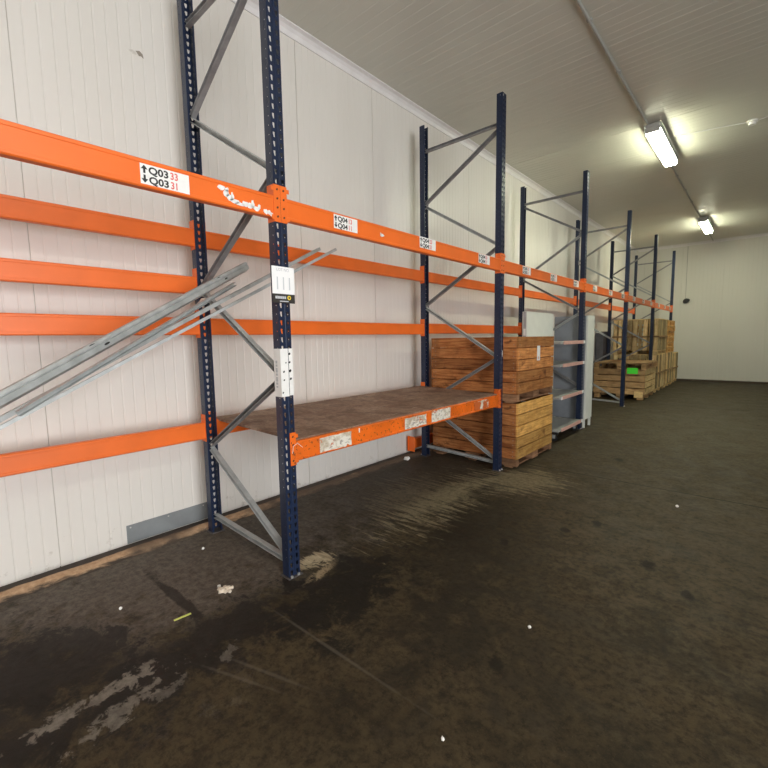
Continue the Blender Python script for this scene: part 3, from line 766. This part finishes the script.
def vcrate(label, x0, x1, y0, y1, z0, z1, group, tone=1, top=True):
    o = ((x0+x1)/2, (y0+y1)/2, z0)
    r = thing('slatted_crate', label, 'crate', o, group); t = .02
    def side(which, mat):
        b = MB(o); L = (x1-x0) if which[0] == 'y' else (y1-y0)-2*t-.002
        n = max(6, int(L/.115)); st = L/n
        for k in range(n):
            a = (x0 if which[0] == 'y' else y0+t+.001)+k*st; tn = random.choice((-.35, -.1, .2, .6, .9, 1.0)); g = random.choice((.016, .026, .04))
            A = (a+g/2, a+st-g/2)
            if which == 'y0': b.box(*A, y0, y0+t, z0+.10, z1-.02, .002, tn)
            elif which == 'y1': b.box(*A, y1-t, y1, z0+.10, z1-.02, .002, tn)
            elif which == 'x1': b.box(x1-t, x1, *A, z0+.10, z1-.02, .002, tn)
            else: b.box(x0, x0+t, *A, z0+.10, z1-.02, .002, tn)
        b.build('slatted_side', mat, r)
    side('y0', 'wood_vert'); side('y1', 'wood_vert'); side('x1', 'wood_vert'); side('x0', 'wood_vert')
    zm = (z0+z1)/2
    for z, hh in ((z0+.11, .08), (zm-.03, .06), (z1-.11, .08)):
        b = MB(o); tn = random.random()
        b.box(x0+t+.001, x1-t-.001, y0+t+.001, y0+t+.021, z, z+hh, .002, .2); b.box(x0+t+.001, x1-t-.001, y1-t-.021, y1-t-.001, z, z+hh, .002, tn)
        b.box(x0+t+.001, x0+t+.021, y0+t+.022, y1-t-.022, z, z+hh, .002, tn); b.box(x1-t-.021, x1-t-.001, y0+t+.022, y1-t-.022, z, z+hh, .002, tn)
        b.build('inner_rail', 'wood_pale', r)
    b = MB(o); b.box(x0-.012, x1+.012, y0-.018, y0-.001, zm-.022, zm+.022, .002, .15); b.box(x1+.001, x1+.018, y0, y1, zm-.022, zm+.022, .002, .35); b.build('belt_rail', 'wood_grey', r)
    if top:
        b = MB(o)
        for k in range(6):
            ya = y0+k*(y1-y0)/6
            b.box(x0, x1, ya+.01, ya+(y1-y0)/6-.01, z1-.019, z1, .002, .5+.5*random.random())
        b.build('lid', 'wood_pale', r)
    b = MB(o); b.box(x0+.024, x1-.024, y0+.024, y1-.024, z0+.10, z0+.108); b.build('floor_deck', 'wood_pale', r)
    for px in (x0+.01, (x0+x1)/2-.05, x1-.12):
        b = MB(o)
        b.box(px, px+.11, y0+.01, y1-.01, z0+.08, z0+.099, .002, random.random())
        for py in (y0+.01, (y0+y1)/2-.06, y1-.13): b.box(px+.002, px+.108, py, py+.12, z0, z0+.081, .003, random.random())
        b.build('skid', 'wood_pale', r)
    return r
GV = 'pale vertical-slat crates by the far end'
vcrate('lower vertical-slat crate right behind the low crate with the green card', .36, 1.39, 11.38, 12.60, 0, .985, GV)
vcrate('upper vertical-slat crate stacked high, nearest of the tall far stack', .34, 1.40, 11.36, 12.62, .986, 1.90, GV)
vcrate('lower vertical-slat crate at the very end, under the pile of orange pallets', .36, 1.39, 12.78, 13.92, 0, .985, GV)
vcrate('lower vertical-slat crate hard against the back wall', .36, 1.37, 14.12, 15.1, 0, .93, GV)
names = ['lowest', 'second from the bottom', 'third from the bottom', 'third from the top', 'second from the top', 'topmost']
px0, px1, py0, py1 = .34, 1.40, 12.80, 13.92
proto = None
for k in range(6):
    z = .986+k*.151
    lab = 'orange-toned wooden pallet, %s in the far pile of six' % names[k]
    if proto is None:
        proto = thing('pallet', lab, 'pallet', (.87, 13.36, z), 'orange pallets piled at the far end')
        pallet(proto, (.87, 13.36, z), px0, px1, py0, py1, z, .150, 'wood_pallet')
    else:
        c = copy_tree(proto); c.location = (.87+random.uniform(-.01, .01), 13.36+random.uniform(-.01, .01), z); c['label'] = lab
b = MB((.2, 10.9, 0)); b.box(.03, .22, 11.30, 11.34, .03, 1.60, .004); b.box(.03, .21, 10.95, 11.299, .03, 1.56, .004)
tag(b.build('slate_panel', 'dark_panel'), 'dark slate-grey panel standing by the wall left of the vertical-slat crates', 'panel')

# ------------------------------------------------------------------ ceiling fixtures
LX = 2.135
def lamp(label, y0, y1, x=LX, em='lamp'):
    o = (x, (y0+y1)/2, 4.334)
    r = thing('ceiling_lamp', label, 'ceiling lamp', o, 'fluorescent ceiling lamps')
    b = MB(o); b.box(x-.085, x+.085, y0, y1, 4.275, 4.315, .006)
    for sg in (-1, 1): b.box(min(x+sg*.090, x+sg*.099), max(x+sg*.090, x+sg*.099), y0, y1, 4.236, 4.315, .002)
    for y in (y0+.15, y1-.15): b.box(x-.05, x+.05, y-.03, y+.03, 4.315, 4.3345)
    b.build('housing', 'lamp_body', r)
    for k in (-.055, 0, .055):
        b = MB(o); n = 12; R = .031
        ring = [(R*math.cos(2*PI*i/n), R*1.5*math.sin(2*PI*i/n)) for i in range(n)]
        b.prism(ring, (x+k, y0+.02, 4.226), (x+k, y1-.02, 4.226), (1, 0, 0), (0, 0, 1)); b.build('tube', em, r, smooth=False)
    for y in (y0, y1-.018):
        b = MB(o); b.box(x-.0895, x+.0895, y, y+.018, 4.20, 4.2745, .004); b.build('end_cap', 'lamp_body', r)
    return r
lamp('nearer of the two glowing fluorescent ceiling lamps, nearest to the camera', 5.50, 7.02)
lamp('farther glowing fluorescent ceiling lamp, close to the back wall', 11.75, 13.27)
for lab, y, x in (('glowing ceiling lamp of the aisle row, out of view above the camera', -1.9, 5.2),
                  ('glowing ceiling lamp of the aisle row, out of view behind the camera', -6.0, 5.2)): lamp(lab, y, y+1.52, x, 'lamp_warm')
b = MB((LX-.05, 2, 4.31))
xc = LX-.055
for ya, yb in ((Y0+.05, 5.46), (7.06, 11.70), (13.32, Y1-.06)):
    b.tube([(xc, ya, 4.318), (xc, yb, 4.318)], .013, 8)
for i in range(22):
    y = Y0+.6+i*1.03
    if 5.4 < y < 7.1 or 11.6 < y < 13.4: continue
    b.box(xc-.022, xc+.022, y, y+.03, 4.312, 4.3345, .002)
tag(b.build('conduit_pipe', 'conduit'), 'thin grey conduit running along the ceiling between the lamps', 'conduit')
b = MB((2.3, 6.2, 4.325)); b.tube([(2.28, 6.22, 4.328), (2.8, 6.33, 4.328), (3.07, 6.40, 4.326)], .006, 6); b.tube([(3.21, 6.42, 4.326), (3.6, 6.30, 4.328), (5.2, 6.2, 4.328), (6.18, 6.2, 4.328)], .006, 6)
tag(b.build('ceiling_cable', 'white_plastic'), 'thin pale cable crossing the ceiling from the nearer lamp to the detector', 'cable')
o = (3.14, 6.42, 4.334)
r = thing('smoke_detector', 'small round white detector on the ceiling right of the nearer lamp', 'smoke detector', o)
b = MB(o); b.disc((o[0], o[1], 4.314), (0, 0, 1), .062, .0205, 20); b.build('base', 'white_plastic', r)
b = MB(o); b.disc((o[0], o[1], 4.281), (0, 0, 1), .042, .0325, 20); b.build('sensor_head', 'white_plastic', r)
o = (1.48, 15.2, 2.546)
r = thing('alarm_sounder', 'black round alarm sounder high on the back wall', 'alarm sounder', o)
b = MB(o); b.disc((1.48, 15.269, 2.546), (0, -1, 0), .07, .03, 18); b.build('base', 'black_plastic', r)
b = MB(o); b.disc((1.48, 15.238, 2.546), (0, -1, 0), .085, .035, 20, .8); b.disc((1.53, 15.203, 2.56), (.4, -1, 0), .05, .03, 14); b.build('horn', 'black_plastic', r)
b = MB((1.46, 15.26, 3)); b.tube([(1.462, 15.262, 2.615), (1.455, 15.262, 4.25)], .006, 6)
tag(b.build('wall_cable', 'conduit'), 'thin cable rising from the black sounder to the ceiling on the back wall', 'cable')

# ------------------------------------------------------------------ small things
b = MB((.004, -.2, .07)); b.box(.0005, .0035, -.497, .14, .006, .145, .001); b.mi = 1
for y in (-.47, -.2, .08): b.disc((.0035, y, .125), (1, 0, 0), .006, .002, 8)
tag(b.build('metal_plate', ['plate', 'bolt']), 'grey sheet-metal patch screwed to the foot of the left wall by the nearest frame', 'metal plate')
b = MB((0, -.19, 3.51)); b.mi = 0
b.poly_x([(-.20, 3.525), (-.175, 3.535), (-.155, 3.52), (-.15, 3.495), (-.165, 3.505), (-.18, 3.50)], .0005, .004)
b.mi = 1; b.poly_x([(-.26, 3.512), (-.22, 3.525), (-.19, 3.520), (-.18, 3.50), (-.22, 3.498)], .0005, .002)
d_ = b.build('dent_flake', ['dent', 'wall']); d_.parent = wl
def lump(name, label, cat, x, y, z, r, mat, sz=(1, 1, 1), sub=1, group=None):
    b = MB(); bmesh.ops.create_icosphere(b.bm, subdivisions=sub, radius=r)
    for v in b.bm.verts:
        k = 1+.6*(random.random()-.5); v.co = Vector((v.co.x*sz[0]*k, v.co.y*sz[1]*k, max(v.co.z*sz[2]*k, -r*sz[2]*.6)))
    o = b.build(name, mat); o.location = (x, y, z+r*sz[2]*.58); return tag(o, label, cat, group)
b = MB()
for k in range(16):
    a, d = random.uniform(0, 2*PI), .045*math.sqrt(random.random())
    m4 = Matrix.Translation((d*math.cos(a)*.8, d*math.sin(a)*1.05, .008+.006*random.random()))
    bmesh.ops.create_icosphere(b.bm, subdivisions=1, radius=random.uniform(.010, .020), matrix=m4 @ Matrix.Rotation(a, 4, 'X'))
for v in b.bm.verts: v.co += Vector([random.uniform(-.003, .003) for _ in range(3)]); v.co.z = max(v.co.z, 0)
pc = b.build('plaster_lump', 'crumb'); pc.location = (1.12, -.335, .001)
tag(pc, 'crumbled beige plaster lump on the floor left of the nearest front post', 'plaster lump')
b = MB((1.16, -.6, .003)); b.bar((1.157, -.642, .003), (1.168, -.556, .004), rect(.013, .003)); tag(b.build('plastic_strip', 'strap'), 'short yellow-green plastic strip on the floor beside the dark streak', 'plastic strip')
GS = 'white scraps on the floor'
lump('floor_scrap', 'white scrap on the floor right beside the plaster lump', 'scrap', 1.04, -.328, 0, .010, 'scrap', group=GS)
lump('floor_scrap', 'white scrap between the wall patch and the nearest frame brace', 'scrap', .50, -.166, 0, .010, 'scrap', group=GS)
lump('floor_scrap', 'white scrap on the floor left of the yellow strip', 'scrap', .821, -.792, 0, .010, 'scrap', group=GS)
lump('floor_scrap', 'white scrap alone on the dark floor, the one nearest the camera', 'scrap', 2.626, -.281, 0, .008, 'scrap', group=GS)
lump('floor_scrap', 'white scrap with a dark shadow in the middle of the open floor', 'scrap', 2.617, .521, 0, .009, 'scrap', group=GS)
lump('floor_scrap', 'white scrap near the floor joint in the right half of the floor', 'scrap', 2.947, 2.84, 0, .012, 'scrap', group=GS)
lump('paper_ball', 'crumpled white paper ball by the wall foot under the shelf', 'paper ball', .252, 2.495, .012, .03, 'scrap', (1.2, 1.2, .9), 2)

# ------------------------------------------------------------------ light, world, camera
w = bpy.data.worlds.new('World'); S.world = w; w.use_nodes = True
bg = w.node_tree.nodes['Background']; bg.inputs[0].default_value = (.80, .88, 1.0, 1); bg.inputs[1].default_value = 1.0
def area(name, loc, rot, sx, sy, power, col):
    l = bpy.data.lights.new(name, 'AREA'); l.shape = 'RECTANGLE'; l.size = sx; l.size_y = sy; l.energy = power; l.color = col
    o = bpy.data.objects.new(name, l); COL.objects.link(o); o.location = loc; o.rotation_euler = rot; return o
DAY = area('doorway_daylight', (X1+.05, (DY0+DY1)/2, DZ/2), (0, PI/2, 0), DZ-.1, DY1-DY0-.1, 525, (.97, .975, .98))

cam = bpy.data.cameras.new('camera'); co = bpy.data.objects.new('camera', cam); COL.objects.link(co); S.camera = co
yaw, pitch, roll, f = .7263, -.1034, -.016, 428.0
cy, sy, cp, sp, cr, sr = math.cos(yaw), math.sin(yaw), math.cos(pitch), math.sin(pitch), math.cos(roll), math.sin(roll)
F = Vector((-sy*cp, cy*cp, sp)); R = Vector((cy, sy, 0)); U = R.cross(F)
R2 = cr*R+sr*U; U2 = -sr*R+cr*U
mw = Matrix((R2, U2, -F)).transposed().to_4x4(); mw.translation = (3.4337, -1.4868, 1.4761); co.matrix_world = mw
cam.sensor_width = 36; cam.lens = f/768*36; cam.clip_start = .05
vs = S.view_settings; vs.view_transform = 'Standard'; vs.look = 'None'; vs.gamma = 1; vs.use_curve_mapping = False; vs.exposure = 0
S.cycles.max_bounces = 8; S.cycles.diffuse_bounces = 5; S.cycles.use_denoising = True
S.cycles.sample_clamp_indirect = 6
